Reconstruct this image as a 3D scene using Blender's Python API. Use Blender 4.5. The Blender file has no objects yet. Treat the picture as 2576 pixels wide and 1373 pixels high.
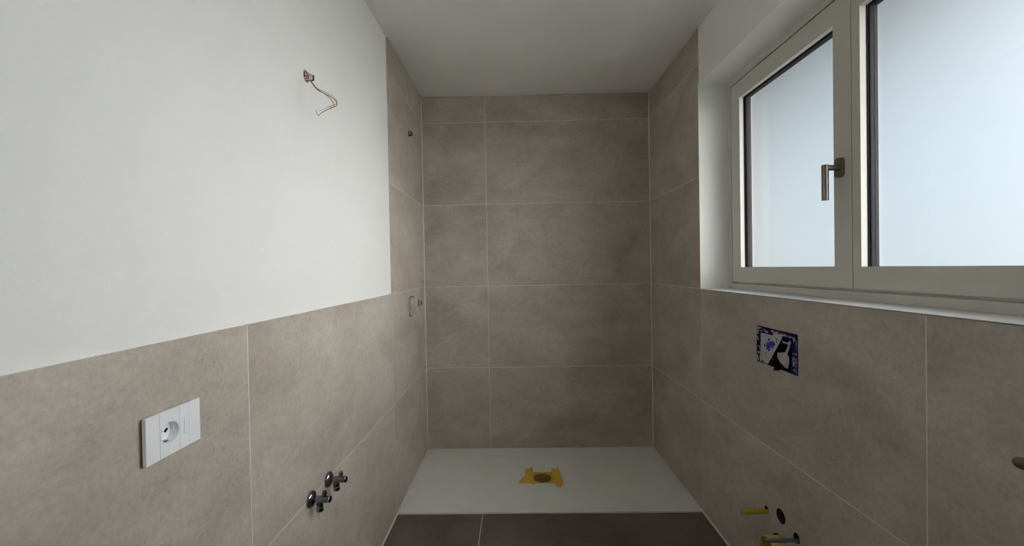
import bpy, bmesh, math, random
from mathutils import Vector, Matrix

# ------------------------------------------------------------------ camera
SC = bpy.context.scene
W = 1.6685            # clear width between the tiled walls
YE = -0.7914          # front edge of the shower, in front of it the tiles end at 1.2 m
H = 2.600             # ceiling
ZF = -0.007           # floor (top of tray is 0)
YB = -3.45            # wall behind the camera


def set_camera():
    f, yaw, pitch, roll = 1023.279, -0.01735, -0.01078, 0.0177
    cx, cy = 1278.539, 685.456
    C_, S_ = math.cos, math.sin
    x1 = Vector((C_(yaw), -S_(yaw), 0)); y1 = Vector((S_(yaw), C_(yaw), 0)); z = Vector((0, 0, 1))
    fwd = y1 * C_(pitch) + z * S_(pitch)
    up0 = z * C_(pitch) - y1 * S_(pitch)
    right = x1 * C_(roll) - up0 * S_(roll)
    down = -x1 * S_(roll) - up0 * C_(roll)
    m = Matrix.Identity(4)
    for i in range(3):
        m[i][0], m[i][1], m[i][2] = right[i], -down[i], -fwd[i]
    m.translation = Vector((0.67272, -2.99842, 1.33293))
    cam = bpy.data.cameras.new('camera')
    cam.sensor_fit = 'HORIZONTAL'; cam.sensor_width = 36.0
    cam.lens = f / 2576 * 36.0
    cam.shift_x = (1288 - cx) / 2576
    cam.shift_y = (cy - 686.5) / 2576
    cam.clip_start = 0.02
    o = bpy.data.objects.new('camera', cam)
    SC.collection.objects.link(o)
    o.matrix_world = m
    SC.camera = o


set_camera()

# ------------------------------------------------------------------ world, sun, exposure
wd = bpy.data.worlds.new('overcast_sky'); SC.world = wd; wd.use_nodes = True
bg = wd.node_tree.nodes['Background']
bg.inputs[0].default_value = (0.63, 0.81, 1.0, 1)
bg.inputs[1].default_value = 0.52
sun = bpy.data.lights.new('hazy_sun', 'SUN')
sun.energy = 9.0; sun.angle = math.radians(60); sun.color = (1.0, 0.957, 0.935)
so = bpy.data.objects.new('hazy_sun', sun); SC.collection.objects.link(so)
so.location = (6, -4, 6)
so.rotation_euler = Vector((1.0, -0.40, 0.26)).to_track_quat('Z', 'Y').to_euler()
SC.view_settings.view_transform = 'Standard'
SC.view_settings.look = 'None'
SC.view_settings.exposure = 0.86
SC.view_settings.gamma = 1.0
SC.view_settings.use_curve_mapping = False
SC.cycles.use_denoising = True
SC.cycles.max_bounces = 10
SC.cycles.diffuse_bounces = 6
SC.cycles.glossy_bounces = 3
SC.cycles.transmission_bounces = 6
SC.cycles.use_adaptive_sampling = True
SC.cycles.adaptive_threshold = 0.06
SC.cycles.sample_clamp_indirect = 6.0

# ------------------------------------------------------------------ helpers
COL = SC.collection
WLOC = {}


def mat(name, color, rough=0.6, metal=0.0, spec=0.5, bump=None, var=None, trans=0.0, ior=1.45, coat=0.0):
    m = bpy.data.materials.new(name); m.use_nodes = True
    nt = m.node_tree; b = nt.nodes['Principled BSDF']
    b.inputs['Base Color'].default_value = (*color, 1)
    b.inputs['Roughness'].default_value = rough
    b.inputs['Metallic'].default_value = metal
    b.inputs['Specular IOR Level'].default_value = spec
    b.inputs['IOR'].default_value = ior
    b.inputs['Transmission Weight'].default_value = trans
    b.inputs['Coat Weight'].default_value = coat
    tc = nt.nodes.new('ShaderNodeTexCoord')
    if var:
        sc, amt = var
        n = nt.nodes.new('ShaderNodeTexNoise'); n.inputs['Scale'].default_value = sc; n.inputs['Detail'].default_value = 5
        nt.links.new(tc.outputs['Object'], n.inputs['Vector'])
        r = nt.nodes.new('ShaderNodeValToRGB')
        r.color_ramp.elements[0].position = 0.3; r.color_ramp.elements[1].position = 0.7
        r.color_ramp.elements[0].color = (*[c * (1 - amt) for c in color], 1)
        r.color_ramp.elements[1].color = (*[min(1, c * (1 + amt)) for c in color], 1)
        nt.links.new(n.outputs['Fac'], r.inputs['Fac']); nt.links.new(r.outputs['Color'], b.inputs['Base Color'])
    if bump:
        sc, st = bump
        n = nt.nodes.new('ShaderNodeTexNoise'); n.inputs['Scale'].default_value = sc; n.inputs['Detail'].default_value = 4
        nt.links.new(tc.outputs['Object'], n.inputs['Vector'])
        bp = nt.nodes.new('ShaderNodeBump'); bp.inputs['Strength'].default_value = st; bp.inputs['Distance'].default_value = 0.002
        nt.links.new(n.outputs['Fac'], bp.inputs['Height']); nt.links.new(bp.outputs['Normal'], b.inputs['Normal'])
    return m


def tile_mat(name, base, dark, light, rough=0.5, streak=(1, 1, 1)):
    """concrete-look porcelain: clouds, short smears, fine pits"""
    m = bpy.data.materials.new(name); m.use_nodes = True
    nt = m.node_tree; N = nt.nodes; L = nt.links; b = N['Principled BSDF']
    tc = N.new('ShaderNodeTexCoord'); oi = N.new('ShaderNodeObjectInfo')
    mul = N.new('ShaderNodeMath'); mul.operation = 'MULTIPLY'; mul.inputs[1].default_value = 37.0
    L.new(oi.outputs['Random'], mul.inputs[0])
    add = N.new('ShaderNodeVectorMath'); add.operation = 'ADD'
    L.new(tc.outputs['Object'], add.inputs[0]); L.new(mul.outputs[0], add.inputs[1])
    st = N.new('ShaderNodeVectorMath'); st.operation = 'MULTIPLY'; st.inputs[1].default_value = streak
    L.new(add.outputs[0], st.inputs[0])

    def noise(scale, detail, rough_, src, dist=0.0):
        n = N.new('ShaderNodeTexNoise'); n.inputs['Scale'].default_value = scale
        n.inputs['Detail'].default_value = detail; n.inputs['Roughness'].default_value = rough_
        n.inputs['Distortion'].default_value = dist
        L.new(src.outputs[0], n.inputs['Vector']); return n

    def ramp(n, p0, p1, c0, c1):
        r = N.new('ShaderNodeValToRGB'); e = r.color_ramp.elements
        e[0].position, e[1].position = p0, p1; e[0].color = (*c0, 1); e[1].color = (*c1, 1)
        L.new(n.outputs[0], r.inputs['Fac']); return r

    def mix(f, a, c, mode='MIX'):
        x = N.new('ShaderNodeMix'); x.data_type = 'RGBA'; x.blend_type = mode
        if isinstance(f, float): x.inputs['Factor'].default_value = f
        else: L.new(f.outputs[0], x.inputs['Factor'])
        L.new(a.outputs[2] if a.bl_idname == 'ShaderNodeMix' else a.outputs[0], x.inputs[6])
        L.new(c.outputs[2] if c.bl_idname == 'ShaderNodeMix' else c.outputs[0], x.inputs[7]); return x
    clouds = ramp(noise(2.1, 4, 0.55, st, 0.6), 0.32, 0.70, dark, light)
    smear = ramp(noise(9.0, 5, 0.66, st, 0.9), 0.30, 0.68, (0.80, 0.795, 0.79), (1.12, 1.12, 1.12))
    c1 = mix(0.55, clouds, smear, 'MULTIPLY')
    grain = ramp(noise(80, 3, 0.78, add), 0.30, 0.70, (0.76, 0.76, 0.755), (1.18, 1.18, 1.18))
    c2 = mix(0.55, c1, grain, 'MULTIPLY')
    pits = ramp(noise(60, 3, 0.75, add, 0.4), 0.34, 0.42, (1, 1, 1), (0, 0, 0))
    patch = ramp(noise(6.5, 2, 0.55, add), 0.53, 0.66, (0, 0, 0), (1, 1, 1))
    pm = N.new('ShaderNodeMath'); pm.operation = 'MULTIPLY'
    L.new(pits.outputs[0], pm.inputs[0]); L.new(patch.outputs[0], pm.inputs[1])
    pm2 = N.new('ShaderNodeMath'); pm2.operation = 'MULTIPLY'; pm2.inputs[1].default_value = 0.5
    L.new(pm.outputs[0], pm2.inputs[0])
    dk = N.new('ShaderNodeRGB'); dk.outputs[0].default_value = (*[c * 0.55 for c in dark], 1)
    c3 = mix(pm2, c2, dk)
    L.new(c3.outputs[2], b.inputs['Base Color'])
    b.inputs['Roughness'].default_value = rough
    b.inputs['Specular IOR Level'].default_value = 0.45
    bp = N.new('ShaderNodeBump'); bp.inputs['Strength'].default_value = 0.12; bp.inputs['Distance'].default_value = 0.001
    nn = noise(120, 2, 0.7, add); L.new(nn.outputs[0], bp.inputs['Height']); L.new(bp.outputs['Normal'], b.inputs['Normal'])
    return m


def frosted_mat():
    m = bpy.data.materials.new('frosted_glass'); m.use_nodes = True
    nt = m.node_tree; N = nt.nodes; L = nt.links
    N.remove(N['Principled BSDF']); out = N['Material Output']
    g = N.new('ShaderNodeBsdfGlass'); g.inputs['Roughness'].default_value = 0.66; g.inputs['IOR'].default_value = 1.40
    g.inputs['Color'].default_value = (0.985, 0.99, 0.99, 1)
    L.new(g.outputs[0], out.inputs['Surface'])
    return m


def clear_mat():
    m = bpy.data.materials.new('clear_glass'); m.use_nodes = True
    nt = m.node_tree; N = nt.nodes; L = nt.links
    N.remove(N['Principled BSDF']); out = N['Material Output']
    t = N.new('ShaderNodeBsdfTransparent'); t.inputs[0].default_value = (0.97, 0.985, 0.98, 1)
    gl = N.new('ShaderNodeBsdfGlossy'); gl.inputs['Roughness'].default_value = 0.02
    lw = N.new('ShaderNodeLayerWeight'); lw.inputs['Blend'].default_value = 0.5
    pw = N.new('ShaderNodeMath'); pw.operation = 'POWER'; pw.inputs[1].default_value = 5.0
    L.new(lw.outputs['Facing'], pw.inputs[0])
    fr = N.new('ShaderNodeMath'); fr.operation = 'MULTIPLY_ADD'; fr.inputs[1].default_value = 0.8; fr.inputs[2].default_value = 0.04
    L.new(pw.outputs[0], fr.inputs[0])
    mx = N.new('ShaderNodeMixShader')
    L.new(fr.outputs[0], mx.inputs[0]); L.new(t.outputs[0], mx.inputs[1]); L.new(gl.outputs[0], mx.inputs[2])
    L.new(mx.outputs[0], out.inputs['Surface'])
    return m


def film_mat(name, color, alpha):
    m = bpy.data.materials.new(name); m.use_nodes = True
    nt = m.node_tree; N = nt.nodes; L = nt.links
    b = N['Principled BSDF']; out = N['Material Output']
    b.inputs['Base Color'].default_value = (*color, 1); b.inputs['Roughness'].default_value = 0.35
    t = N.new('ShaderNodeBsdfTransparent'); t.inputs[0].default_value = (0.97, 0.90, 0.66, 1)
    mx = N.new('ShaderNodeMixShader'); mx.inputs[0].default_value = alpha
    tc = N.new('ShaderNodeTexCoord'); n = N.new('ShaderNodeTexNoise'); n.inputs['Scale'].default_value = 60
    L.new(tc.outputs['Object'], n.inputs['Vector'])
    mp = N.new('ShaderNodeMapRange'); mp.inputs['To Min'].default_value = alpha - 0.05; mp.inputs['To Max'].default_value = alpha + 0.05
    L.new(n.outputs['Fac'], mp.inputs['Value']); L.new(mp.outputs[0], mx.inputs[0])
    L.new(t.outputs[0], mx.inputs[1]); L.new(b.outputs[0], mx.inputs[2]); L.new(mx.outputs[0], out.inputs['Surface'])
    return m


M = {
    'plaster': mat('white_wall_paint', (0.90, 0.90, 0.885), 0.85, spec=0.2, bump=(140, 0.35), var=(3.0, 0.012)),
    'ceil': mat('white_ceiling_paint', (0.89, 0.88, 0.86), 0.9, spec=0.2, bump=(90, 0.1)),
    'tile': tile_mat('taupe_tile', None, (0.415, 0.367, 0.314), (0.575, 0.520, 0.462), 0.46, streak=(1.0, 1.0, 1.7)),
    'ftile': tile_mat('dark_floor_tile', None, (0.12, 0.10, 0.085), (0.185, 0.158, 0.135), 0.5),
    'grout': mat('light_grout', (0.80, 0.76, 0.69), 0.9, spec=0.1, bump=(300, 0.3)),
    'seal': mat('light_sealant', (0.72, 0.68, 0.61), 0.55, spec=0.3, bump=(60, 0.05)),
    'tray': mat('white_tray_stone', (0.80, 0.80, 0.77), 0.55, spec=0.4, bump=(220, 0.4), var=(9, 0.02)),
    'frame': mat('warm_white_lacquer', (0.645, 0.62, 0.57), 0.45, spec=0.4, bump=(200, 0.04)),
    'black': mat('black_rubber', (0.004, 0.004, 0.006), 0.8, spec=0.12, bump=(100, 0.1)),
    'spacer': mat('dark_grey_spacer', (0.010, 0.011, 0.015), 0.7, spec=0.2, bump=(100, 0.05)),
    'frost': frosted_mat(),
    'clear': clear_mat(),
    'bronze': mat('brushed_dark_steel', (0.24, 0.21, 0.185), 0.34, metal=0.9, bump=(400, 0.1)),
    'white_pl': mat('white_plastic', (0.90, 0.92, 0.95), 0.35, spec=0.4, bump=(500, 0.02)),
    'grey_pl': mat('grey_plastic', (0.36, 0.36, 0.37), 0.5, bump=(80, 0.1)),
    'conduit': mat('light_grey_conduit', (0.60, 0.60, 0.62), 0.5, bump=(80, 0.1)),
    'holeline': mat('painted_hole_shade', (0.07, 0.06, 0.05), 0.9, bump=(60, 0.5), var=(30, 0.3)),  # dark colour stands for shade in the pipe holes, also on the drain cup
    'sill': mat('sill_paint', (0.70, 0.70, 0.695), 0.7, spec=0.3, bump=(140, 0.2)),
    'drainbar': mat('dark_drain_bars', (0.13, 0.125, 0.11), 0.6, bump=(80, 0.1)),
    'dark': mat('dark_hole', (0.01, 0.009, 0.008), 0.9, bump=(100, 0.1)),
    'line': mat('grey_print', (0.30, 0.30, 0.31), 0.6, bump=(100, 0.02)),
    'chrome': mat('chrome', (0.27, 0.27, 0.285), 0.16, metal=1.0, bump=(300, 0.02)),
    'cement': mat('cement_splashed_cover', (0.46, 0.43, 0.37), 0.85, spec=0.2, bump=(70, 0.8), var=(45, 0.3)),
    'mortar': mat('grey_mortar', (0.30, 0.28, 0.25), 0.9, bump=(60, 0.8), var=(30, 0.25)),
    'brass': mat('tape_wrapped_brass', (0.42, 0.36, 0.33), 0.45, metal=0.4, bump=(160, 0.4)),
    'redpl': mat('dark_red_plastic', (0.11, 0.012, 0.015), 0.5, bump=(100, 0.2)),
    'pinkgrey': mat('dusty_grey_pink', (0.40, 0.33, 0.33), 0.7, bump=(100, 0.3), var=(60, 0.2)),
    'yel': mat('yellow_plastic', (0.52, 0.40, 0.02), 0.45, bump=(120, 0.1), var=(25, 0.12)),
    'yel_dust': mat('dusty_yellow_plastic', (0.55, 0.49, 0.17), 0.6, bump=(120, 0.2), var=(20, 0.12)),
    'zinc': mat('zinc_steel', (0.34, 0.37, 0.37), 0.4, metal=0.8, bump=(300, 0.2)),
    'blue_pl': mat('dark_blue_plastic', (0.006, 0.007, 0.085), 0.5, spec=0.15, bump=(90, 0.2)),
    'splash': mat('dried_grout_splash', (0.47, 0.44, 0.455), 0.9, bump=(200, 0.5), var=(90, 0.25)),
    'paper': mat('white_printed_card', (0.46, 0.46, 0.455), 0.6, bump=(60, 0.05), var=(14, 0.06)),
    'ink': mat('black_print', (0.004, 0.004, 0.007), 0.8, spec=0.06, bump=(60, 0.05)),
    'photo_white': mat('photo_print_white', (0.40, 0.41, 0.385), 0.6, bump=(30, 0.05), var=(25, 0.15)),
    'photo_blue': mat('photo_print_blue', (0.015, 0.045, 0.42), 0.5, bump=(60, 0.05), var=(60, 0.55)),
    'orange_tape': mat('ochre_adhesive_tape', (0.66, 0.43, 0.03), 0.4, bump=(70, 0.25), var=(30, 0.12)),
    'film': film_mat('yellow_film', (0.66, 0.53, 0.15), 0.17),
    'w_yg': mat('yellow_green_insulation', (0.50, 0.47, 0.14), 0.4, bump=(100, 0.02)),
    'w_bl': mat('blue_insulation', (0.035, 0.10, 0.19), 0.4, bump=(100, 0.02)),
    'w_rd': mat('red_insulation', (0.55, 0.09, 0.045), 0.4, bump=(100, 0.02)),
    'w_wh': mat('white_insulation', (0.75, 0.73, 0.71), 0.4, bump=(100, 0.02)),
    'w_bk': mat('black_insulation', (0.02, 0.03, 0.03), 0.4, bump=(100, 0.02)),
    'copper': mat('bare_copper', (0.62, 0.45, 0.42), 0.35, metal=0.6, bump=(100, 0.02)),
    'ptfe': mat('white_thread_tape', (0.85, 0.85, 0.83), 0.6, bump=(100, 0.3)),
    'facade': mat('added_dark_facade', (0.07, 0.065, 0.06), 0.7, bump=(40, 0.3), var=(6, 0.2)),  # dark tone chosen to dim the light reaching the panes
    'ground': mat('outdoor_gravel', (0.30, 0.31, 0.26), 0.9, bump=(3, 0.5), var=(0.6, 0.2)),
}


def link(name, me, loc, parent=None):
    o = bpy.data.objects.new(name, me); COL.objects.link(o)
    WLOC[o] = Vector(loc)
    if parent is not None:
        o.parent = parent
        o.location = Vector(loc) - WLOC[parent]
    else:
        o.location = loc
    return o


def build(name, bm, material, parent=None, smooth=False):
    """bm holds world coordinates; the object's origin goes to the middle of its box"""
    bmesh.ops.recalc_face_normals(bm, faces=bm.faces)
    lo = Vector((1e9,) * 3); hi = -lo
    for v in bm.verts:
        for i in range(3):
            lo[i] = min(lo[i], v.co[i]); hi[i] = max(hi[i], v.co[i])
    c = (lo + hi) / 2
    for v in bm.verts: v.co -= c
    me = bpy.data.meshes.new(name); bm.to_mesh(me); bm.free()
    me.materials.append(M[material])
    if smooth:
        me.polygons.foreach_set('use_smooth', [True] * len(me.polygons))
        me.set_sharp_from_angle(angle=math.radians(35))
    return link(name, me, c, parent)


def thing(name, loc, label=None, cat=None, group=None, kind=None):
    o = link(name, None, loc)
    o.empty_display_size = 0.05
    return tag(o, label, cat, group, kind)


def tag(o, label=None, cat=None, group=None, kind=None):
    if label: o['label'] = label
    if cat: o['category'] = cat
    if group: o['group'] = group
    if kind: o['kind'] = kind
    return o


def box(bm, x0, x1, y0, y1, z0, z1, bev=0.0, seg=1):
    x0, x1 = sorted((x0, x1)); y0, y1 = sorted((y0, y1)); z0, z1 = sorted((z0, z1))
    r = bmesh.ops.create_cube(bm, size=1.0)
    for v in r['verts']:
        v.co = Vector(((x0 + x1) / 2 + v.co.x * (x1 - x0), (y0 + y1) / 2 + v.co.y * (y1 - y0), (z0 + z1) / 2 + v.co.z * (z1 - z0)))
    if bev:
        es = list({e for v in r['verts'] for e in v.link_edges})
        bmesh.ops.bevel(bm, geom=es, offset=bev, segments=seg, affect='EDGES', profile=0.5)
    return bm


def B(*a, **k):
    return box(bmesh.new(), *a, **k)


def basis(d):
    d = Vector(d).normalized()
    a = Vector((0, 0, 1)) if abs(d.z) < 0.9 else Vector((1, 0, 0))
    u = d.cross(a).normalized(); w = u.cross(d).normalized()
    return d, u, w


def lathe(bm, p0, d, prof, seg=24, caps=(True, True)):
    """surface of revolution: prof = [(distance along d, radius)]"""
    d, u, w = basis(d); p0 = Vector(p0); rings = []
    for t, r in prof:
        rings.append([bm.verts.new(p0 + d * t + (u * math.cos(2 * math.pi * k / seg) + w * math.sin(2 * math.pi * k / seg)) * r) for k in range(seg)])
    for a, b in zip(rings, rings[1:]):
        for k in range(seg):
            bm.faces.new((a[k], a[(k + 1) % seg], b[(k + 1) % seg], b[k]))
    if caps[0]: bm.faces.new(rings[0])
    if caps[1]: bm.faces.new(rings[-1])
    return bm


def LT(*a, **k):
    return lathe(bmesh.new(), *a, **k)


def smooth_path(pts, n=6):
    P = [Vector(p) for p in pts]; out = []
    for i in range(len(P) - 1):
        p0 = P[max(i - 1, 0)]; p1 = P[i]; p2 = P[i + 1]; p3 = P[min(i + 2, len(P) - 1)]
        for k in range(n):
            t = k / n
            out.append(0.5 * ((2 * p1) + (p2 - p0) * t + (2 * p0 - 5 * p1 + 4 * p2 - p3) * t * t + (3 * p1 - p0 - 3 * p2 + p3) * t ** 3))
    out.append(P[-1]); return out


def sweep(bm, pts, r, seg=8, n=6):
    P = smooth_path(pts, n); rings = []; u = None
    for i, p in enumerate(P):
        t = (P[min(i + 1, len(P) - 1)] - P[max(i - 1, 0)]).normalized()
        if u is None: u = basis(t)[1]
        else:
            u = (u - t * u.dot(t)); u = u.normalized() if u.length > 1e-6 else basis(t)[1]
        w = t.cross(u)
        rings.append([bm.verts.new(p + (u * math.cos(2 * math.pi * k / seg) + w * math.sin(2 * math.pi * k / seg)) * r) for k in range(seg)])
    for a, b in zip(rings, rings[1:]):
        for k in range(seg):
            bm.faces.new((a[k], a[(k + 1) % seg], b[(k + 1) % seg], b[k]))
    bm.faces.new(rings[0]); bm.faces.new(rings[-1])
    return bm


def prism(bm, pts, ax, a, b):
    """closed polygon extruded along axis ax between a and b; pts in the other two axes"""
    def P(p, t):
        c = list(p); c.insert(ax, t); return Vector(c)
    v0 = [bm.verts.new(P(p, a)) for p in pts]; v1 = [bm.verts.new(P(p, b)) for p in pts]
    n = len(pts)
    bm.faces.new(v0); bm.faces.new(v1)
    for i in range(n): bm.faces.new((v0[i], v0[(i + 1) % n], v1[(i + 1) % n], v1[i]))
    bmesh.ops.triangulate(bm, faces=[f for f in bm.faces if len(f.verts) > 4])
    return bm


def PR(*a):
    return prism(bmesh.new(), *a)


def rring(bm, x0, x1, outer, inner):
    """rectangular ring in the YZ plane; outer / inner = (y0, y1, z0, z1)"""
    def loop(r, x):
        y0, y1, z0, z1 = r
        return [bm.verts.new((x, y, z)) for y, z in ((y0, z0), (y1, z0), (y1, z1), (y0, z1))]
    a, b, c, d = loop(outer, x0), loop(outer, x1), loop(inner, x0), loop(inner, x1)
    for i in range(4):
        j = (i + 1) % 4
        bm.faces.new((a[i], a[j], b[j], b[i])); bm.faces.new((c[i], c[j], d[j], d[i]))
        bm.faces.new((a[i], a[j], c[j], c[i])); bm.faces.new((b[i], b[j], d[j], d[i]))
    return bm


def cut(o, cutters):
    for bm in cutters:
        bmesh.ops.recalc_face_normals(bm, faces=bm.faces)
        me = bpy.data.meshes.new('cutter'); bm.to_mesh(me)
        c = bpy.data.objects.new('cutter', me); COL.objects.link(c)
        md = o.modifiers.new('cut', 'BOOLEAN'); md.operation = 'DIFFERENCE'; md.object = c; md.solver = 'EXACT'
        bpy.context.view_layer.update()
        dg = bpy.context.evaluated_depsgraph_get()
        new = bpy.data.meshes.new_from_object(o.evaluated_get(dg))
        o.modifiers.remove(md); old = o.data; o.data = new; new.name = o.name
        bpy.data.meshes.remove(old); bpy.data.objects.remove(c); bpy.data.meshes.remove(me)


def copies(bms):
    return [b.copy() for b in bms]


# ------------------------------------------------------------------ setting
J = 0.0026            # joint width
ROWS = [(0.0, 0.602), (0.602, 1.204), (1.204, 1.806), (1.806, 2.408), (2.408, 2.597)]
COLS = [(YE, -0.003), (-1.9934, YE), (-3.1954, -1.9934), (YB + 0.01, -3.1954)]
WY0, WY1, WZ0, WZ1 = -3.078, -0.7914, 1.2045, 2.300   # window opening
XF = 1.823

floor = build('floor', B(-0.3, 2.1, YB - 0.3, 0.3, -0.25, ZF - 0.0004), 'grout')
tag(floor, 'dark brown tiled floor in front of the shower', kind='structure')
ceiling = build('ceiling', B(-0.3, 2.1, YB - 0.3, 0.3, H, H + 0.2), 'ceil')
tag(ceiling, 'plain white ceiling', kind='structure')
wall_left = build('wall_left', B(-0.3, -0.0098, YB - 0.3, 0.3, -0.25, H + 0.1), 'plaster')
tag(wall_left, 'left wall, white paint above taupe tiles', kind='structure')
wall_back = build('wall_back', B(-0.3, W + 0.2, 0.0092, 0.3, -0.25, H + 0.1), 'plaster')
tag(wall_back, 'shower back wall with large taupe tiles', kind='structure')
wall_right = build('wall_right', B(W + 0.007, 1.93, YB - 0.3, 0.3, -0.25, H + 0.1), 'plaster')
tag(wall_right, 'right wall with window above taupe tiles', kind='structure')
wall_front = build('wall_front', B(-0.3, 2.1, YB - 0.3, YB, -0.25, H + 0.1), 'plaster')
tag(wall_front, 'white wall behind the viewer', kind='structure')
ground = build('ground', B(2.6, 60, -40, 40, -3.4, -3.2), 'ground')  # unseen ground, added to cut the light from below
tag(ground, 'unseen gravel ground outside, added to cut light from below', kind='structure')


def tile_x(parent, side, y0, y1, z0, z1, g=J / 2):
    """a wall tile on the left (side=-1) or right (side=1) wall"""
    x = (-0.009, 0.0) if side < 0 else (W, W + 0.009)
    return build('tile', B(*x, y0 + g, y1 - g, z0 + g, z1 - g, bev=0.0006), 'tile', parent)


gl = build('grout_bed', B(-0.0099, -0.0004, YE + 0.006, 0.01, -0.01, H - 0.006), 'grout', wall_left)
gl2 = build('grout_bed', B(-0.0099, -0.0004, YB, YE + 0.006, -0.01, 1.2005), 'grout', wall_left)
gr = build('grout_bed', B(W + 0.0004, W + 0.008, YE + 0.006, 0.01, -0.01, H - 0.006), 'grout', wall_right)
gr2 = build('grout_bed', B(W + 0.0004, W + 0.008, YB, YE + 0.006, -0.01, 1.2005), 'grout', wall_right)
LT_, RT_ = {}, {}
for ci, (y0, y1) in enumerate(COLS):
    for ri, (z0, z1) in enumerate(ROWS):
        if ci > 0 and ri > 1: continue
        top = 0.0015 if (ci > 0 and ri == 1) else 0.0
        LT_[ci, ri] = tile_x(wall_left, -1, y0, y1, z0, z1)
        RT_[ci, ri] = tile_x(wall_right, 1, y0, y1, z0, z1 - top)
build('grout_bed', B(0, W, 0.0004, 0.0095, -0.01, H - 0.006), 'grout', wall_back)
for x0, x1 in ((0.003, 0.4692), (0.4692, W - 0.003)):
    for z0, z1 in ROWS:
        build('tile', B(x0 + J / 2, x1 - J / 2, 0.0, 0.009, z0 + J / 2, z1 - J / 2, bev=0.0006), 'tile', wall_back)
# floor tiles, long side across the room
fy = [(-1.393, YE), (-1.995, -1.393), (-2.597, -1.995), (-3.199, -2.597), (YB, -3.199)]
for i, (y0, y1) in enumerate(fy):
    xs = [(0.004, 0.4713), (0.4713, W - 0.004)]
    for x0, x1 in xs:
        build('tile', B(x0 + J / 2, x1 - J / 2, y0 + J / 2, y1 - J / 2, ZF - 0.010, ZF, bev=0.0006), 'ftile', floor)
# light sealant in the corners
for par, a in ((wall_back, (-0.0005, 0.0062)), (wall_back, (W - 0.0062, W + 0.0005))):
    bm = bmesh.new()
    s = 1 if a[0] < 0.5 else -1
    x = 0 if s > 0 else W
    prism(bm, [(x, -0.0050), (x + s * 0.0050, 0.0), (x + s * 0.0050, 0.002), (x, 0.002)], 2, 0.0, H - 0.002)
    build('corner_sealant', bm, 'seal', par)
for s, x in ((1, 0.0), (-1, W)):
    bm = bmesh.new()
    prism(bm, [(x, ZF + 0.0072), (x + s * 0.0065, ZF), (x + s * 0.0065, ZF - 0.002), (x, ZF - 0.002)], 1, YB, YE)
    build('floor_sealant', bm, 'seal', floor)
# white paint bead where the plaster meets the end of the shower tiles
build('paint_bead', B(-0.0098, -0.0068, YE - 0.0032, YE, 1.2045, H), 'plaster', wall_left)
build('paint_bead', B(W + 0.003, W + 0.0072, YE - 0.003, YE, WZ1, H), 'plaster', wall_right)
build('reveal_edge', B(W - 0.0008, W + 0.0075, YE - 0.002, YE + 0.001, WZ0, WZ1 + 0.004), 'plaster', wall_right)
build('window_sill', B(W - 0.0012, XF + 0.01, WY0, YE, 1.2022, 1.2048, bev=0.0008), 'sill', wall_right)

# ------------------------------------------------------------------ wall openings
shade_slab = build('pane_shade_slab', B(2.02, 2.85, YB - 2.0, 2.0, 2.54, 2.72), 'facade')  # slab added out of view to darken the upper panes
tag(shade_slab, 'unseen dark slab added outside to shade the upper panes', kind='structure')
facade = build('wall_outside', B(1.93, 2.02, YB - 0.3, 0.3, -0.25, H + 0.1), 'facade')  # dark so the sunlit reveal stays dim through the panes, out of view
tag(facade, 'unseen outer wall around the window, made dark to dim the panes', kind='structure')
cut(facade, [B(1.8, 2.3, WY0, WY1, WZ0 - 0.003, WZ1)])
cut(wall_right, [B(W - 0.1, 2.3, WY0, WY1, WZ0 - 0.003, WZ1)])
YT = -1.440          # toilet axis
box_hole = B(W - 0.02, W + 0.06, -1.5435, -1.2985, 0.931, 1.0790)
flush_hole = LT((W - 0.02, YT, 0.3690), (1, 0, 0), [(0, 0.0265), (0.09, 0.0265)], seg=40)
waste_hole = LT((W - 0.02, YT + 0.004, 0.236), (1, 0, 0), [(0, 0.0555), (0.10, 0.0555)], seg=48)
stud1_hole = LT((W - 0.02, -1.3530, 0.3420), (1, 0, 0), [(0, 0.0150), (0.09, 0.0150)], seg=24)
stud2_hole = LT((W - 0.02, -1.5270, 0.3430), (1, 0, 0), [(0, 0.0175), (0.09, 0.0175)], seg=24)
cut(RT_[1, 1], copies([box_hole]))
cut(RT_[1, 0], copies([flush_hole, waste_hole, stud1_hole, stud2_hole]))
for o in (gr2, wall_right):
    cut(o, copies([box_hole, flush_hole, waste_hole, stud1_hole, stud2_hole]))
SY, SZ = -2.2410, 1.0335     # middle of the socket recess
sock_hole = LT((0.01, SY, SZ), (-1, 0, 0), [(0, 0.027), (0.045, 0.027)], seg=32)
cut(LT_[2, 1], copies([sock_hole])); cut(gl2, copies([sock_hole])); cut(wall_left, copies([sock_hole]))
CY, CZ = -1.6530, 1.9810     # cable outlet
cut(wall_left, [LT((0.01, CY, CZ), (-1, 0, 0), [(0, 0.0205), (0.07, 0.0205)], seg=32)])

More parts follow.
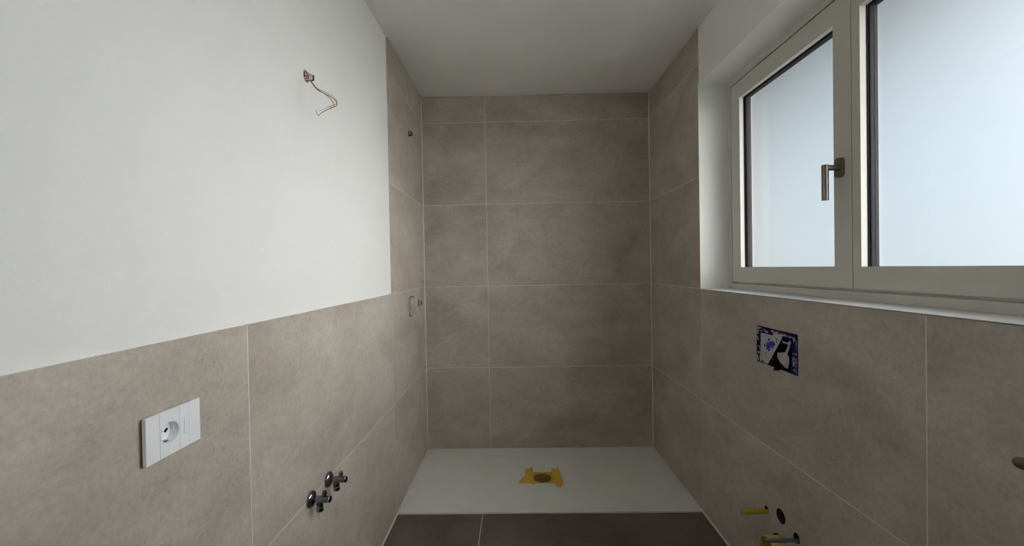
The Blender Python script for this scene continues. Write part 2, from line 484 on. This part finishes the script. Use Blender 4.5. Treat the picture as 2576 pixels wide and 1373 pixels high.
# ------------------------------------------------------------------ window
win = thing('window_1', (XF + 0.03, (WY0 + WY1) / 2, WZ0), 'warm white window of several sashes with frosted panes', kind='structure')
SZ0, SZ1 = 1.2420, 2.2600
bm = bmesh.new()
rring(bm, XF, XF + 0.030, (WY0, WY1, WZ0, WZ1), (-3.0445, -0.8225, 1.2325, 2.2675))
rring(bm, XF + 0.014, XF + 0.072, (WY0 + 0.001, WY1 - 0.001, WZ0 + 0.001, WZ1 - 0.001), (-3.027, -0.840, 1.255, 2.247))
build('frame', bm, 'frame', win)
OZ0, OZ1 = 1.3175, 2.1780
for k, (sy0, sy1, oy0, oy1) in enumerate(((-1.5912, -0.8285, -1.5140, -0.9060), (-2.3150, -1.5936, -2.2800, -1.6275), (-3.0380, -2.3175, -2.9600, -2.3520))):  # last sash is unseen, added so the left wall is lit evenly
    bm = bmesh.new()
    rring(bm, XF - 0.0005, XF + 0.0135, (sy0, sy1, SZ0, SZ1), (oy0, oy1, OZ0, OZ1))
    rring(bm, XF + 0.0135, XF + 0.0210, (sy0 + 0.014, sy1 - 0.014, SZ0 + 0.014, SZ1 - 0.014), (oy0, oy1, OZ0, OZ1))
    rring(bm, XF + 0.0210, XF + 0.066, (sy0 + 0.014, sy1 - 0.014, SZ0 + 0.014, SZ1 - 0.014), (oy0 - 0.012, oy1 + 0.012, OZ0 - 0.012, OZ1 + 0.012))
    sash = build('sash', bm, 'frame', win)
    bm = rring(bmesh.new(), XF + 0.0210, XF + 0.0275, (oy0 - 0.011, oy1 + 0.011, OZ0 - 0.011, OZ1 + 0.011), (oy0 + 0.0015, oy1 - 0.0015, OZ0 + 0.0005, OZ1 - 0.0015))
    build('gasket', bm, 'black', sash)
    for x0, x1, i in ((0.0325, 0.0445, 0.0), (0.0475, 0.0580, 0.0)):
        bm = rring(bmesh.new(), XF + x0, XF + x1, (oy0 - 0.011, oy1 + 0.011, OZ0 - 0.011, OZ1 + 0.011), (oy0 + i, oy1 - i, OZ0 - 0.002, OZ1 - i))
        build('spacer_bar', bm, 'spacer', sash)
    bm = rring(bmesh.new(), XF + 0.0445, XF + 0.0475, (oy0 - 0.011, oy1 + 0.011, OZ0 - 0.011, OZ1 + 0.011), (oy0 - 0.003, oy1 + 0.003, OZ0 - 0.003, OZ1 + 0.003))
    build('seal_line', bm, 'black', sash)
    build('clear_pane', B(XF + 0.0285, XF + 0.0315, oy0 - 0.010, oy1 + 0.010, OZ0 - 0.010, OZ1 + 0.010), 'clear', sash)
    build('frosted_pane', B(XF + 0.0585, XF + 0.0645, oy0 - 0.0118, oy1 + 0.0118, OZ0 - 0.0118, OZ1 + 0.0118), 'frost', sash)
    if k == 0:
        sash1 = sash
for yg in (-1.5924, -2.3163):
    build('gap_light_block', B(XF + 0.0035, XF + 0.060, yg - 0.006, yg + 0.006, SZ0 + 0.001, SZ1 - 0.001), 'black', win)  # black strips added to stop light leaking and darken the sash gaps
# window handle: rounded plate, neck and grip
PY, PZ = -1.5465, 1.6650


def stadium(cy, cz, w, h, n=10):
    r = w / 2; pts = []
    for i in range(n + 1):
        a = math.pi * i / n
        pts.append((cy + r * math.cos(a), cz + h / 2 - r + r * math.sin(a) * 0.92))
    for i in range(n + 1):
        a = math.pi + math.pi * i / n
        pts.append((cy + r * math.cos(a), cz - h / 2 + r + r * math.sin(a) * 0.92))
    return pts


def rrect(cy, cz, w, h, r, n=6):
    pts = []
    for sx, sy, a0 in ((1, 1, 0), (-1, 1, 90), (-1, -1, 180), (1, -1, 270)):
        for i in range(n + 1):
            a = math.radians(a0 + 90 * i / n)
            pts.append((cy + sx * (w / 2 - r) + r * math.cos(a), cz + sy * (h / 2 - r) + r * math.sin(a)))
    return pts


bm = prism(bmesh.new(), rrect(PY, PZ, 0.032, 0.068, 0.0135), 0, XF - 0.0125, XF - 0.0004)
hp = build('handle_plate', bm, 'bronze', win, smooth=True)
gx = XF - 0.0575
gy = -1.5482
bm = bmesh.new()
lathe(bm, (XF - 0.0125, PY, PZ), (gx - (XF - 0.0125), gy - PY, 0), [(0, 0.0115), (0.010, 0.0100), (0.0455, 0.0100)], seg=24)
build('handle_neck', bm, 'bronze', hp, smooth=True)
bm = LT((gx, gy, PZ + 0.0100), (0, 0, -1), [(0, 0.0098), (0.0004, 0.0104), (0.1235, 0.0104), (0.124, 0.0100)], seg=28)
build('handle_grip', bm, 'bronze', hp, smooth=True)

# ------------------------------------------------------------------ shower tray and taped drain
tray = thing('shower_tray', (W / 2, YE / 2, -0.006), 'flat white stone-look shower tray set between the tiled walls', 'shower tray')
slab = build('slab', B(0.0015, W - 0.0015, YE + 0.001, -0.0015, -0.0062, 0.0, bev=0.0012, seg=2), 'tray', tray)
DX, DY, DR = 0.822, -0.430, 0.0560
cut(slab, [LT((DX, DY, 0.02), (0, 0, -1), [(0, DR), (0.05, DR)], seg=48)])
cut(floor, [LT((DX, DY, 0.05), (0, 0, -1), [(0, DR + 0.002), (0.11, DR + 0.002)], seg=48)])
slab.data.materials.clear(); slab.data.materials.append(M['tray'])
bm = LT((DX, DY, -0.045), (0, 0, 1), [(0, DR + 0.001), (0.0405, DR + 0.001), (0.0425, DR - 0.003), (0.0405, DR - 0.006), (0.003, DR - 0.006)], seg=40, caps=(True, True))
dr = build('drain_cup', bm, 'holeline', tray, smooth=True)
for i in range(6):
    yy = DY - 0.040 + i * 0.016
    half = math.sqrt(max(0, (DR - 0.006) ** 2 - (yy - DY) ** 2))
    build('drain_bar', B(DX - half, DX + half, yy - 0.0035, yy + 0.0035, -0.012, -0.006, bev=0.001), 'drainbar', dr)
film = thing('drain_protection', (DX, DY, 0.0006), 'yellow protective film stuck over the tray drain with ochre tape', 'tape')
build('film', PR([(0.735, -0.3555), (0.8950, -0.3577), (0.9050, -0.4919), (0.735, -0.4950)], 2, 0.0002, 0.0008), 'film', film)
build('film_tail', PR([(0.7300, -0.4926), (0.669, -0.4882), (0.676, -0.4660), (0.6850, -0.4560), (0.6914, -0.4312), (0.7010, -0.4150), (0.716, -0.4028), (0.7300, -0.4028)], 2, 0.0009, 0.0014), 'film', film)
tapeA = [(0.7175, -0.3086), (0.7270, -0.3120), (0.7391, -0.3226), (0.7480, -0.3050), (0.7566, -0.2917), (0.7630, -0.3000), (0.7658, -0.325), (0.7645, -0.3555), (0.7665, -0.42), (0.7690, -0.46), (0.7719, -0.495), (0.7649, -0.51), (0.7400, -0.5000), (0.7173, -0.4924), (0.7160, -0.4028), (0.7120, -0.3700), (0.7134, -0.3584), (0.7165, -0.3400)]
tapeB = [(0.8869, -0.3039), (0.8990, -0.3150), (0.9149, -0.322), (0.9240, -0.3080), (0.936, -0.3029), (0.9391, -0.3624), (0.9421, -0.4354), (0.9477, -0.4739), (0.9440, -0.5000), (0.946, -0.5179), (0.9334, -0.5276), (0.9310, -0.5400), (0.9249, -0.5487), (0.8993, -0.5336), (0.8946, -0.4919), (0.8841, -0.3577), (0.8890, -0.3300)]
build('tape_strip', PR(tapeA, 2, 0.0015, 0.0021), 'orange_tape', film)
build('tape_strip', PR(tapeB, 2, 0.0015, 0.0021), 'orange_tape', film)
build('worn_spot', PR([(0.9014 + 0.006 * math.cos(k * 0.785), -0.4179 + 0.010 * math.sin(k * 0.785)) for k in range(8)], 2, 0.0018, 0.0023), 'pinkgrey', film)

# ------------------------------------------------------------------ wall socket plate
sk = thing('wall_socket', (0.0, -2.2297, 0.9905), 'white rectangular wall plate with one socket and a narrow switch', 'socket')
build('mounting_frame', B(0.0, 0.0062, -2.2830, -2.1765, 0.9965, 1.0700), 'grey_pl', sk)
build('plate_body', B(0.0055, 0.0112, -2.2918, -2.1675, 0.9905, 1.0760, bev=0.0006), 'white_pl', sk)
pb = [c for c in sk.children if c.name.startswith('plate_body')][0]
mf = [c for c in sk.children if c.name.startswith('mounting_frame')][0]
rec = LT((0.03, SY, SZ), (-1, 0, 0), [(0, 0.0205), (0.06, 0.0205)], seg=48)
notch = B(0.0, 0.03, -2.2624, -2.2196, SZ - 0.0085, SZ + 0.0065)
cut(pb, copies([rec, notch])); cut(mf, copies([rec]))
plates = [('blank_plate', -2.2918, -2.2636), ('socket_plate', -2.2630, -2.2190), ('switch_plate', -2.2184, -2.1957), ('blank_plate', -2.1954, -2.1675)]
for nm, a, b_ in plates:
    o = build(nm, B(0.0112, 0.0126, a, b_, 0.9905, 1.0760, bev=0.0003), 'white_pl', sk)
    if nm == 'socket_plate':
        cut(o, copies([rec, notch])); sp = o
    if nm == 'switch_plate':
        build('indicator_slit', B(0.01255, 0.01275, -2.2077, -2.2071, 1.0181, 1.0481), 'line', o)
bm = LT((0.0110, SY, SZ), (-1, 0, 0), [(-0.0018, 0.0206), (-0.0018, 0.0197), (0.0150, 0.0192), (0.0152, 0.0150), (0.0152, 0.0010)], seg=48, caps=(False, True))
cup = build('socket_cup', bm, 'white_pl', sk, smooth=True)
bm = bmesh.new()
for dy in (-0.0022, 0.0095):
    for zz in (0.0, 0.0045):
        lathe(bm, (-0.0040, SY + dy + zz * 0.6 - 0.0015, SZ + zz * 0.5 - 0.001), (-1, 0, 0), [(-0.0004, 0.0027), (0.0, 0.0027)], seg=14)
build('pin_hole', bm, 'dark', cup)
bm = LT((0.0124, SY, SZ), (1, 0, 0), [(0.0, 0.0216), (0.0005, 0.0216), (0.0007, 0.0211), (0.0005, 0.0206), (0.0, 0.0206)], seg=56, caps=(False, False))
build('recess_rim', bm, 'white_pl', sp, smooth=True)
for zz in (SZ - 0.0170, SZ + 0.0170):
    build('earth_clip', B(-0.003, 0.0060, SY - 0.004, SY + 0.004, zz - 0.0012, zz + 0.0012, bev=0.0005), 'chrome', cup)
for a, b_ in ((-2.2624, SY - 0.0175), (SY + 0.0175, -2.2196)):
    build('side_notch', B(0.0030, 0.0040, a, b_, SZ - 0.0085, SZ + 0.0065), 'white_pl', cup)

# ------------------------------------------------------------------ loose wires on the white wall
wr = thing('electric_wires', (0.0, CY, CZ - 0.02), 'bundle of coloured wires hanging out of a hole in the white wall', 'wires')
bm = LT((-0.050, CY, CZ), (1, 0, 0), [(0.0, 0.0196), (0.0405, 0.0200), (0.0418, 0.0190), (0.0405, 0.0172), (0.002, 0.0165)], seg=32)
build('conduit_end', bm, 'conduit', wr, smooth=True)
YG = [(-0.04, -1.652, 1.976), (-0.008, -1.6600, 1.9740), (0.010, -1.6800, 1.9600), (0.025, -1.6956, 1.946), (0.035, -1.7033, 1.9344), (0.046, -1.7068, 1.9224), (0.056, -1.7083, 1.9129), (0.07, -1.7015, 1.9085), (0.09, -1.7041, 1.8982), (0.1, -1.6985, 1.8917), (0.108, -1.6991, 1.8827), (0.11, -1.6986, 1.875), (0.108, -1.6998, 1.8674), (0.1, -1.6998, 1.8653), (0.085, -1.6949, 1.8629), (0.075, -1.6880, 1.8630)]
BL = [(-0.04, -1.655, 1.972), (-0.008, -1.6620, 1.9720), (0.012, -1.6820, 1.9580), (0.028, -1.6968, 1.9454), (0.037, -1.7042, 1.9332), (0.048, -1.7078, 1.9195), (0.06, -1.7103, 1.908), (0.078, -1.7123, 1.8966), (0.092, -1.7123, 1.8893), (0.104, -1.7078, 1.8823), (0.112, -1.7085, 1.874), (0.114, -1.7051, 1.8675), (0.11, -1.7029, 1.8607), (0.1, -1.7002, 1.8581), (0.08, -1.6914, 1.8557), (0.055, -1.6689, 1.8579), (0.046, -1.6620, 1.8578)]
RD = [(-0.04, -1.657, 1.968), (-0.008, -1.6640, 1.9680), (0.010, -1.6840, 1.9560), (0.025, -1.6988, 1.9445), (0.035, -1.7065, 1.9329), (0.046, -1.7102, 1.9193), (0.058, -1.7127, 1.907), (0.07, -1.7118, 1.9009), (0.085, -1.7174, 1.8904), (0.098, -1.7224, 1.8787), (0.106, -1.7199, 1.8679), (0.108, -1.7144, 1.8593), (0.103, -1.7051, 1.8568), (0.09, -1.6991, 1.8596)]
wy = tag(build('wire', sweep(bmesh.new(), YG, 0.0011), 'w_yg', wr, smooth=True), 'yellow-green wire')
wb = tag(build('wire', sweep(bmesh.new(), BL, 0.0011), 'w_bl', wr, smooth=True), 'blue wire')
tag(build('wire', sweep(bmesh.new(), RD, 0.0011), 'w_rd', wr, smooth=True), 'red wire')
build('bare_end', sweep(bmesh.new(), [(0.075, -1.6880, 1.8630), (0.065, -1.6795, 1.8631), (0.045, -1.6682, 1.8616), (0.034, -1.6622, 1.8638)], 0.0009), 'copper', wy, smooth=True)
build('bare_end', sweep(bmesh.new(), [(0.046, -1.6620, 1.8578), (0.04, -1.658, 1.8575), (0.018, -1.6313, 1.8596), (0.010, -1.6240, 1.8690), (0.003, -1.6189, 1.8816)], 0.0011), 'line', wb, smooth=True)
rnd = random.Random(4)
for i, (mk, off) in enumerate((('w_wh', -0.011), ('w_rd', -0.004), ('w_rd', -0.001), ('w_wh', 0.003), ('w_yg', 0.005), ('w_bk', 0.007), ('w_bl', 0.009), ('w_wh', -0.007))):
    xo = -0.004 + 0.0026 * i + (0.003 if mk in ('w_bk', 'w_bl') else 0)
    y_ = CY - 0.003 + off * 0.75
    zt, zb = CZ + 0.0115 - abs(off) * 0.3 - 0.0008 * i, CZ - 0.0105 - 0.0006 * i
    pts = [(-0.045, y_, zt - 0.004), (-0.014, y_, zt - 0.001), (xo - 0.002, y_ - 0.001, zt - 0.001), (xo, y_ - 0.002, zt - 0.006), (xo + 0.001, y_ - 0.003, (zt + zb) / 2), (xo, y_ - 0.002, zb + 0.005), (xo - 0.002, y_ - 0.001, zb + 0.001), (-0.014, y_, zb + 0.001), (-0.045, y_, zb + 0.004)]
    build('wire_loop', sweep(bmesh.new(), pts, 0.0014), mk, wr, smooth=True)

# ------------------------------------------------------------------ angle valves on the left wall
VG = 'chrome angle valves on the left wall'


def make_valve(y, z):
    t = thing('angle_valve', (0.0, y, z))
    build('rosette', LT((0.0, y, z), (1, 0, 0), [(0.0, 0.0262), (0.0045, 0.0262), (0.0085, 0.0240), (0.0130, 0.0165), (0.0150, 0.0105)], seg=40), 'chrome', t, smooth=True)
    bd = build('body', LT((0.006, y, z), (1, 0, 0), [(0, 0.0085), (0.010, 0.0088), (0.016, 0.0108), (0.046, 0.0108), (0.048, 0.0098), (0.050, 0.0108), (0.0575, 0.0108), (0.0590, 0.0095)], seg=28), 'chrome', t, smooth=True)
    build('end_cap', LT((0.0648, y, z), (1, 0, 0), [(0, 0.0095), (0.0012, 0.009), (0.0016, 0.006)], seg=24), 'black', bd, smooth=True)
    build('knob', LT((0.047, y, z + 0.009), (0, 0, 1), [(0, 0.0050), (0.004, 0.0052), (0.0045, 0.0068), (0.0165, 0.0068), (0.0178, 0.0055)], seg=20), 'chrome', t, smooth=True)
    bm = LT((0.0305, y, z - 0.008), (0, 0, -1), [(0, 0.0080), (0.006, 0.0080), (0.0065, 0.0104), (0.0155, 0.0104), (0.0160, 0.0092), (0.0175, 0.0092), (0.0180, 0.0112), (0.0290, 0.0112), (0.0300, 0.0100)], seg=16)
    ot = build('outlet_nut', bm, 'chrome', t)
    build('nut_ring', LT((0.0305, y, z - 0.0245), (0, 0, -1), [(0, 0.0100), (0.0006, 0.0110), (0.0022, 0.0110), (0.0028, 0.0100)], seg=28), 'zinc', ot, smooth=True)
    return t


def copy_tree(o, parent, loc=None):
    c = o.copy(); COL.objects.link(c); c.parent = parent
    if loc is not None: c.location = loc
    for ch in list(o.children): copy_tree(ch, c)
    return c


v1 = make_valve(-1.7080, 0.6010)
tag(v1, 'chrome angle valve with a shred of white tape, nearer the wall plate', 'valve', VG)
v2 = copy_tree(v1, None, (0.0, -1.5850, 0.6010))
v2['label'] = 'chrome angle valve without tape, farther from the wall plate'
bm = bmesh.new()
prism(bm, [(0.0215, 0.5640), (0.0340, 0.5645), (0.0325, 0.5570), (0.0330, 0.5520), (0.0300, 0.5465), (0.0235, 0.5475), (0.0250, 0.5530)], 1, -1.7120, -1.7060)
build('thread_tape', bm, 'ptfe', v1)

# ------------------------------------------------------------------ shower fittings in the left wall
mx = thing('mixer_box_cover', (0.0, -0.378, 1.036), 'pale cement-smeared square cover of the concealed shower mixer', 'cover')
bm = prism(bmesh.new(), rrect(-0.3775, 1.0985, 0.118, 0.118, 0.014), 0, -0.004, 0.0095)
build('cover', bm, 'cement', mx)
build('cut_edge', PR(rrect(-0.3775, 1.0980, 0.127, 0.127, 0.018), 0, -0.003, 0.0004), 'dark', mx)
rnd = random.Random(7)
for i in range(9):
    y = -0.4300 + rnd.random() * 0.10; z = 1.048 + rnd.random() * 0.10
    a = 0.004 + rnd.random() * 0.008; h = 0.010 + rnd.random() * 0.025
    pts = [(y + a * math.cos(k * math.pi / 4) * (0.7 + 0.5 * rnd.random()), max(1.043, min(1.154, z + h * math.sin(k * math.pi / 4)))) for k in range(8)]
    build('cement_smear', PR(pts, 0, 0.0092, 0.0108 + 0.0008 * rnd.random()), 'splash' if i % 3 else 'mortar', mx)
build('flange_corner', B(0.0, 0.014, -0.318, -0.3150, 1.040, 1.058, bev=0.001), 'splash', mx)

st = thing('pipe_stub', (0.0, -0.192, 1.102), 'short metal water outlet stub in the shower wall beside the mixer cover', 'pipe')
build('hole_rim', LT((-0.004, -0.192, 1.1015), (1, 0, 0), [(0, 0.0225), (0.0043, 0.0225)], seg=28), 'dark', st)
build('nipple', LT((0.0, -0.190, 1.1025), (1, 0, 0), [(0, 0.0150), (0.0060, 0.0150), (0.0065, 0.0165), (0.0190, 0.0165), (0.0205, 0.0152)], seg=28), 'brass', st, smooth=True)
build('bore', LT((0.0200, -0.190, 1.1025), (1, 0, 0), [(0, 0.0148), (0.0009, 0.0145)], seg=28), 'dark', st)

rp = thing('pipe_plug', (0.0, -0.370, 2.213), 'small dark red threaded plug high in the left shower wall', 'plug')
build('hole_rim', LT((-0.004, -0.370, 2.2130), (1, 0, 0), [(0, 0.0190), (0.0043, 0.0190)], seg=24), 'redpl', rp)
build('plug_body', LT((0.0, -0.370, 2.2130), (1, 0, 0), [(0, 0.0140), (0.004, 0.0140), (0.0045, 0.0165), (0.0085, 0.0165), (0.009, 0.013), (0.0200, 0.013), (0.0210, 0.0120)], seg=10), 'redpl', rp)
build('plug_head', B(0.0195, 0.0225, -0.379, -0.361, 2.2050, 2.2210, bev=0.001), 'redpl', rp)
for dz, l, y0 in ((0.0125, 0.017, -0.3840), (-0.0055, 0.018, -0.3848), (0.0035, 0.012, -0.3842)):
    build('dust_patch', B(0.003, 0.003 + l, y0 - 0.0012, y0 + 0.003, 2.2130 + dz - 0.0028, 2.2130 + dz + 0.0028, bev=0.0008), 'pinkgrey', rp)

# ------------------------------------------------------------------ cistern access box in the right wall
fb = thing('flush_box', (W, -1.421, 0.932), 'blue splashed cistern service box with printed card in the right wall', 'service box')
XB = W - 0.002
build('box_shell', B(XB + 0.0012, W + 0.05, -1.5415, -1.2990, 0.9325, 1.0750), 'blue_pl', fb)
build('gap_shade', B(W + 0.008, W + 0.050, -1.5430, -1.2988, 1.0752, 1.0790), 'dark', fb)  # dark strip painting the shade in the gap above the box


def flat(name, pts, mk, d, parent=fb, t=0.0005):
    """thin printed layer on the front of the box, d = layer number"""
    return build(name, PR(pts, 0, XB + 0.0012 - d * 0.0004 - t, XB + 0.0012 - d * 0.0004), mk, parent)


SHEET = [(-1.3281, 1.0528), (-1.4043, 1.0542), (-1.4262, 1.0694), (-1.4566, 1.0597), (-1.4629, 1.0546), (-1.3747, 0.9347), (-1.3203, 0.9354), (-1.3268, 0.9841)]
BLACK = [(-1.4629, 1.0546), (-1.4700, 1.0585), (-1.4875, 1.0548), (-1.5084, 1.0504), (-1.5124, 1.0252), (-1.5067, 0.9360), (-1.3747, 0.9347)]
HAND = [(-1.4331, 0.9927), (-1.4776, 1.004), (-1.4963, 1.0362), (-1.5067, 1.0341), (-1.5005, 1.0188), (-1.4897, 0.9984), (-1.5, 0.9886), (-1.4998, 0.9704), (-1.4934, 0.9467), (-1.4797, 0.9453), (-1.4487, 0.9585), (-1.4328, 0.9737)]
KNUCKLE = [(-1.4611, 1.044), (-1.4782, 1.0419), (-1.4934, 1.0417), (-1.501, 1.0501), (-1.5098, 1.0487), (-1.5097, 1.0387), (-1.4963, 1.0341), (-1.4811, 1.0353), (-1.4626, 1.037)]
BLUEP = [(-1.3656, 1.0204), (-1.3902, 1.0281), (-1.4056, 1.0309), (-1.4155, 1.0231), (-1.4137, 1.0164), (-1.4069, 1.0108), (-1.4068, 1.0022), (-1.3827, 0.9953), (-1.3651, 0.9906)]
card = flat('printed_card', SHEET, 'paper', 1)
blk = flat('black_card', BLACK, 'ink', 1)
flat('print_white_shape', HAND, 'photo_white', 2, blk)
flat('print_white_shape', KNUCKLE, 'photo_white', 2, blk)
flat('print_blue_shape', BLUEP, 'photo_blue', 2, card)


def blob(y, z, ry, rz, n=8):
    return [(y + ry * math.cos(2 * math.pi * k / n), z + rz * math.sin(2 * math.pi * k / n)) for k in range(n)]


for y, z, ry, rz in ((-1.3834, 1.0338, 0.006, 0.0045), (-1.3554, 1.0057, 0.004, 0.005), (-1.3827, 0.992, 0.006, 0.004), (-1.3407, 0.9405, 0.005, 0.004), (-1.3548, 0.9753, 0.002, 0.0018), (-1.3656, 0.9787, 0.0022, 0.0024), (-1.3603, 0.9633, 0.0022, 0.0022), (-1.4281, 1.0434, 0.003, 0.003), (-1.4279, 1.0328, 0.003, 0.003)):
    flat('print_mark', blob(y, z, ry, rz, 4 if ry > 0.0035 else 8), 'ink', 3, card)
flat('print_pale_shape', [(-1.3656, 1.0204), (-1.3760, 1.0275), (-1.3900, 1.0281), (-1.3800, 1.0215)], 'line', 3, card)
flat('print_pale_shape', [(-1.3700, 0.9925), (-1.3900, 0.9990), (-1.3980, 1.0080), (-1.3930, 1.0020), (-1.4050, 1.0030), (-1.3830, 0.9960)], 'splash', 3, card)
flat('print_dark_shape', [(-1.4000, 1.0300), (-1.4080, 1.0320), (-1.4190, 1.0230), (-1.4185, 1.0150), (-1.4130, 1.0170), (-1.4100, 1.0260)], 'blue_pl', 3, card)
flat('print_mark', blob(-1.4394, 1.0405, 0.003, 0.004), 'line', 3, card)
flat('print_fold', [(-1.3318, 0.9507), (-1.3926, 0.9663), (-1.3926, 0.9657), (-1.3318, 0.9500)], 'line', 3, card)
flat('print_yellow_shape', [(-1.3208, 0.9603), (-1.3318, 0.9492), (-1.3278, 0.9371), (-1.3225, 0.9370), (-1.3200, 0.9540)], 'yel_dust', 3, card)  # yellowish shape at the lower corner of the card
# small lettering on the card
cu = bpy.data.curves.new('lettering', 'FONT'); cu.body = 'DELUEX'; cu.size = 0.0075; cu.extrude = 0.0001
to = bpy.data.objects.new('lettering', cu); COL.objects.link(to)
bpy.context.view_layer.update()
tm = bpy.data.meshes.new_from_object(to.evaluated_get(bpy.context.evaluated_depsgraph_get()))
bpy.data.objects.remove(to)
xs = [v.co.x for v in tm.vertices]; w_ = max(xs) - min(xs)
for v in tm.vertices:
    t_ = (v.co.x - min(xs)) / w_ * 0.035
    v.co = Vector((-v.co.z, -t_, v.co.y * 0.8 + t_ * 0.02))
tm.materials.clear(); tm.materials.append(M['line'])
link('lettering', tm, (XB + 0.0012 - 0.0022, -1.3355, 1.0405), card)
# dried splashes round the card
rnd = random.Random(11)


def splash(y, z, ry, rz):
    n = 9
    pts = [(max(-1.541, min(-1.2995, y + ry * math.cos(2 * math.pi * k / n) * (0.5 + 0.8 * rnd.random()))),
            max(0.933, min(1.0748, z + rz * math.sin(2 * math.pi * k / n) * (0.5 + 0.8 * rnd.random())))) for k in range(n)]
    flat('grout_splash', pts, 'splash', 0, fb, 0.0005)


for i in range(20): splash(-1.305 - rnd.random() * 0.23, 1.0600 + rnd.random() * 0.013, 0.005 + rnd.random() * 0.009, 0.0018 + rnd.random() * 0.0045)
for i in range(4): splash(-1.418 - rnd.random() * 0.065, 1.0665 + rnd.random() * 0.005, 0.010 + rnd.random() * 0.006, 0.004 + rnd.random() * 0.003)
splash(-1.304, 1.058, 0.006, 0.006); splash(-1.308, 0.943, 0.007, 0.008)
for i in range(10): splash(-1.302 - rnd.random() * 0.018, 0.938 + rnd.random() * 0.12, 0.002 + rnd.random() * 0.004, 0.003 + rnd.random() * 0.007)
for i in range(20): splash(-1.5175 - rnd.random() * 0.022, 0.940 + rnd.random() * 0.125, 0.0012 + rnd.random() * 0.003, 0.002 + rnd.random() * 0.009)
for i in range(6): splash(-1.536, 0.945 + i * 0.021, 0.0018, 0.009)
for i in range(5): flat('print_speck', blob(-1.385 - rnd.random() * 0.05, 0.94 + rnd.random() * 0.05, 0.0014, 0.0014, 5), 'splash', 2, blk)
build('rubber_tab', PR([(-1.4345, 0.9430), (-1.4545, 0.9430), (-1.4485, 0.9303), (-1.4282, 0.9232), (-1.4249, 0.9277)], 0, W - 0.012, XB - 0.0004), 'black', fb)

# ------------------------------------------------------------------ toilet rough-in
ys = thing('capped_stud', (W, -1.357, 0.3365), 'slim yellow plastic sleeve sticking out of the right wall', 'pipe')
build('sleeve', LT((W + 0.06, -1.3570, 0.3375), (-1, 0, 0), [(0, 0.0088), (0.171, 0.0088), (0.172, 0.0078), (0.160, 0.0072)], seg=24), 'yel', ys, smooth=True)
build('worn_tip', LT((W - 0.1065, -1.3570, 0.3375), (-1, 0, 0), [(0, 0.0090), (0.0055, 0.0090), (0.0060, 0.0080)], seg=24), 'pinkgrey', ys, smooth=True)
zs = thing('bare_stud', (W, -1.531, 0.339), 'bare zinc steel rod sticking out of the right wall over the waste pipe', 'rod')
build('rod', LT((W + 0.06, -1.5330, 0.3395), (-1, 0, 0), [(0, 0.0070)] + [(0.06 + 0.0012 * i, 0.0070 if i % 2 else 0.0069) for i in range(96)] + [(0.1765, 0.0069), (0.178, 0.0055)], seg=20), 'zinc', zs, smooth=True)
build('rod_bore', LT((W - 0.1178, -1.5330, 0.3395), (-1, 0, 0), [(0, 0.0018), (0.0004, 0.0018)], seg=12), 'dark', zs)
fp = thing('flush_pipe', (W, YT, 0.369), 'grey flush pipe end recessed in a round hole above the yellow waste pipe', 'pipe')
build('pipe_wall', LT((W + 0.069, YT, 0.3690), (-1, 0, 0), [(0, 0.0262), (0.040, 0.0262), (0.041, 0.0250), (0.040, 0.0215), (0.002, 0.0210)], seg=36), 'mortar', fp, smooth=True)
build('inner_sleeve', LT((W + 0.060, YT + 0.004, 0.3640), (-1, 0, 0), [(0, 0.0170), (0.028, 0.0170), (0.029, 0.0160), (0.028, 0.0140), (0.002, 0.0140)], seg=30), 'mortar', fp, smooth=True)
def shade_lining(par, y, z, r, d):  # dark tube added in a hole, its colour paints the shade inside
    build('hole_shade_lining', LT((W + 0.0003, y, z), (1, 0, 0), [(0, r - 0.0002), (d, r - 0.0002), (d, r * 0.1)], seg=36, caps=(False, True)), 'holeline', par, smooth=True)


shade_lining(ys, -1.3530, 0.3420, 0.0150, 0.055); shade_lining(zs, -1.5270, 0.3430, 0.0175, 0.055); shade_lining(fp, YT, 0.3690, 0.0265, 0.068)
wp = thing('waste_pipe', (W, YT + 0.004, 0.186), 'wide yellow waste pipe collar sticking out low in the right wall', 'pipe')
build('collar', LT((W + 0.075, YT + 0.004, 0.2360), (-1, 0, 0), [(0, 0.0500), (0.118, 0.0500), (0.1240, 0.0490), (0.1255, 0.0470), (0.1240, 0.0455), (0.118, 0.0450), (0.030, 0.0450)], seg=48), 'yel_dust', wp, smooth=True)
build('inner_cap', LT((W + 0.040, YT + 0.004, 0.2360), (-1, 0, 0), [(0, 0.0448), (0.0820, 0.0448), (0.0822, 0.0430), (0.020, 0.0425)], seg=48), 'yel', wp, smooth=True)

# ------------------------------------------------------------------ dark metal bar at the right edge of the view
br = thing('wall_bar', (1.600, -2.60, 0.957), 'rounded tip of a dark metal bar reaching in at the right edge', 'bar')
bm = LT((1.600, -2.2240, 0.957), (0, -1, 0), [(0, 0.0015), (0.0015, 0.0055), (0.005, 0.0090), (0.011, 0.0110), (0.40, 0.0110)], seg=28)
build('rail', bm, 'bronze', br, smooth=True)
for y in (-2.40, -2.60):
    build('bracket', LT((1.604, y, 0.957), (1, 0, 0), [(0, 0.008), (0.056, 0.008), (0.058, 0.02), (0.0645, 0.022)], seg=20), 'bronze', br, smooth=True)
shade_lining(wp, YT + 0.004, 0.2360, 0.0555, 0.074)
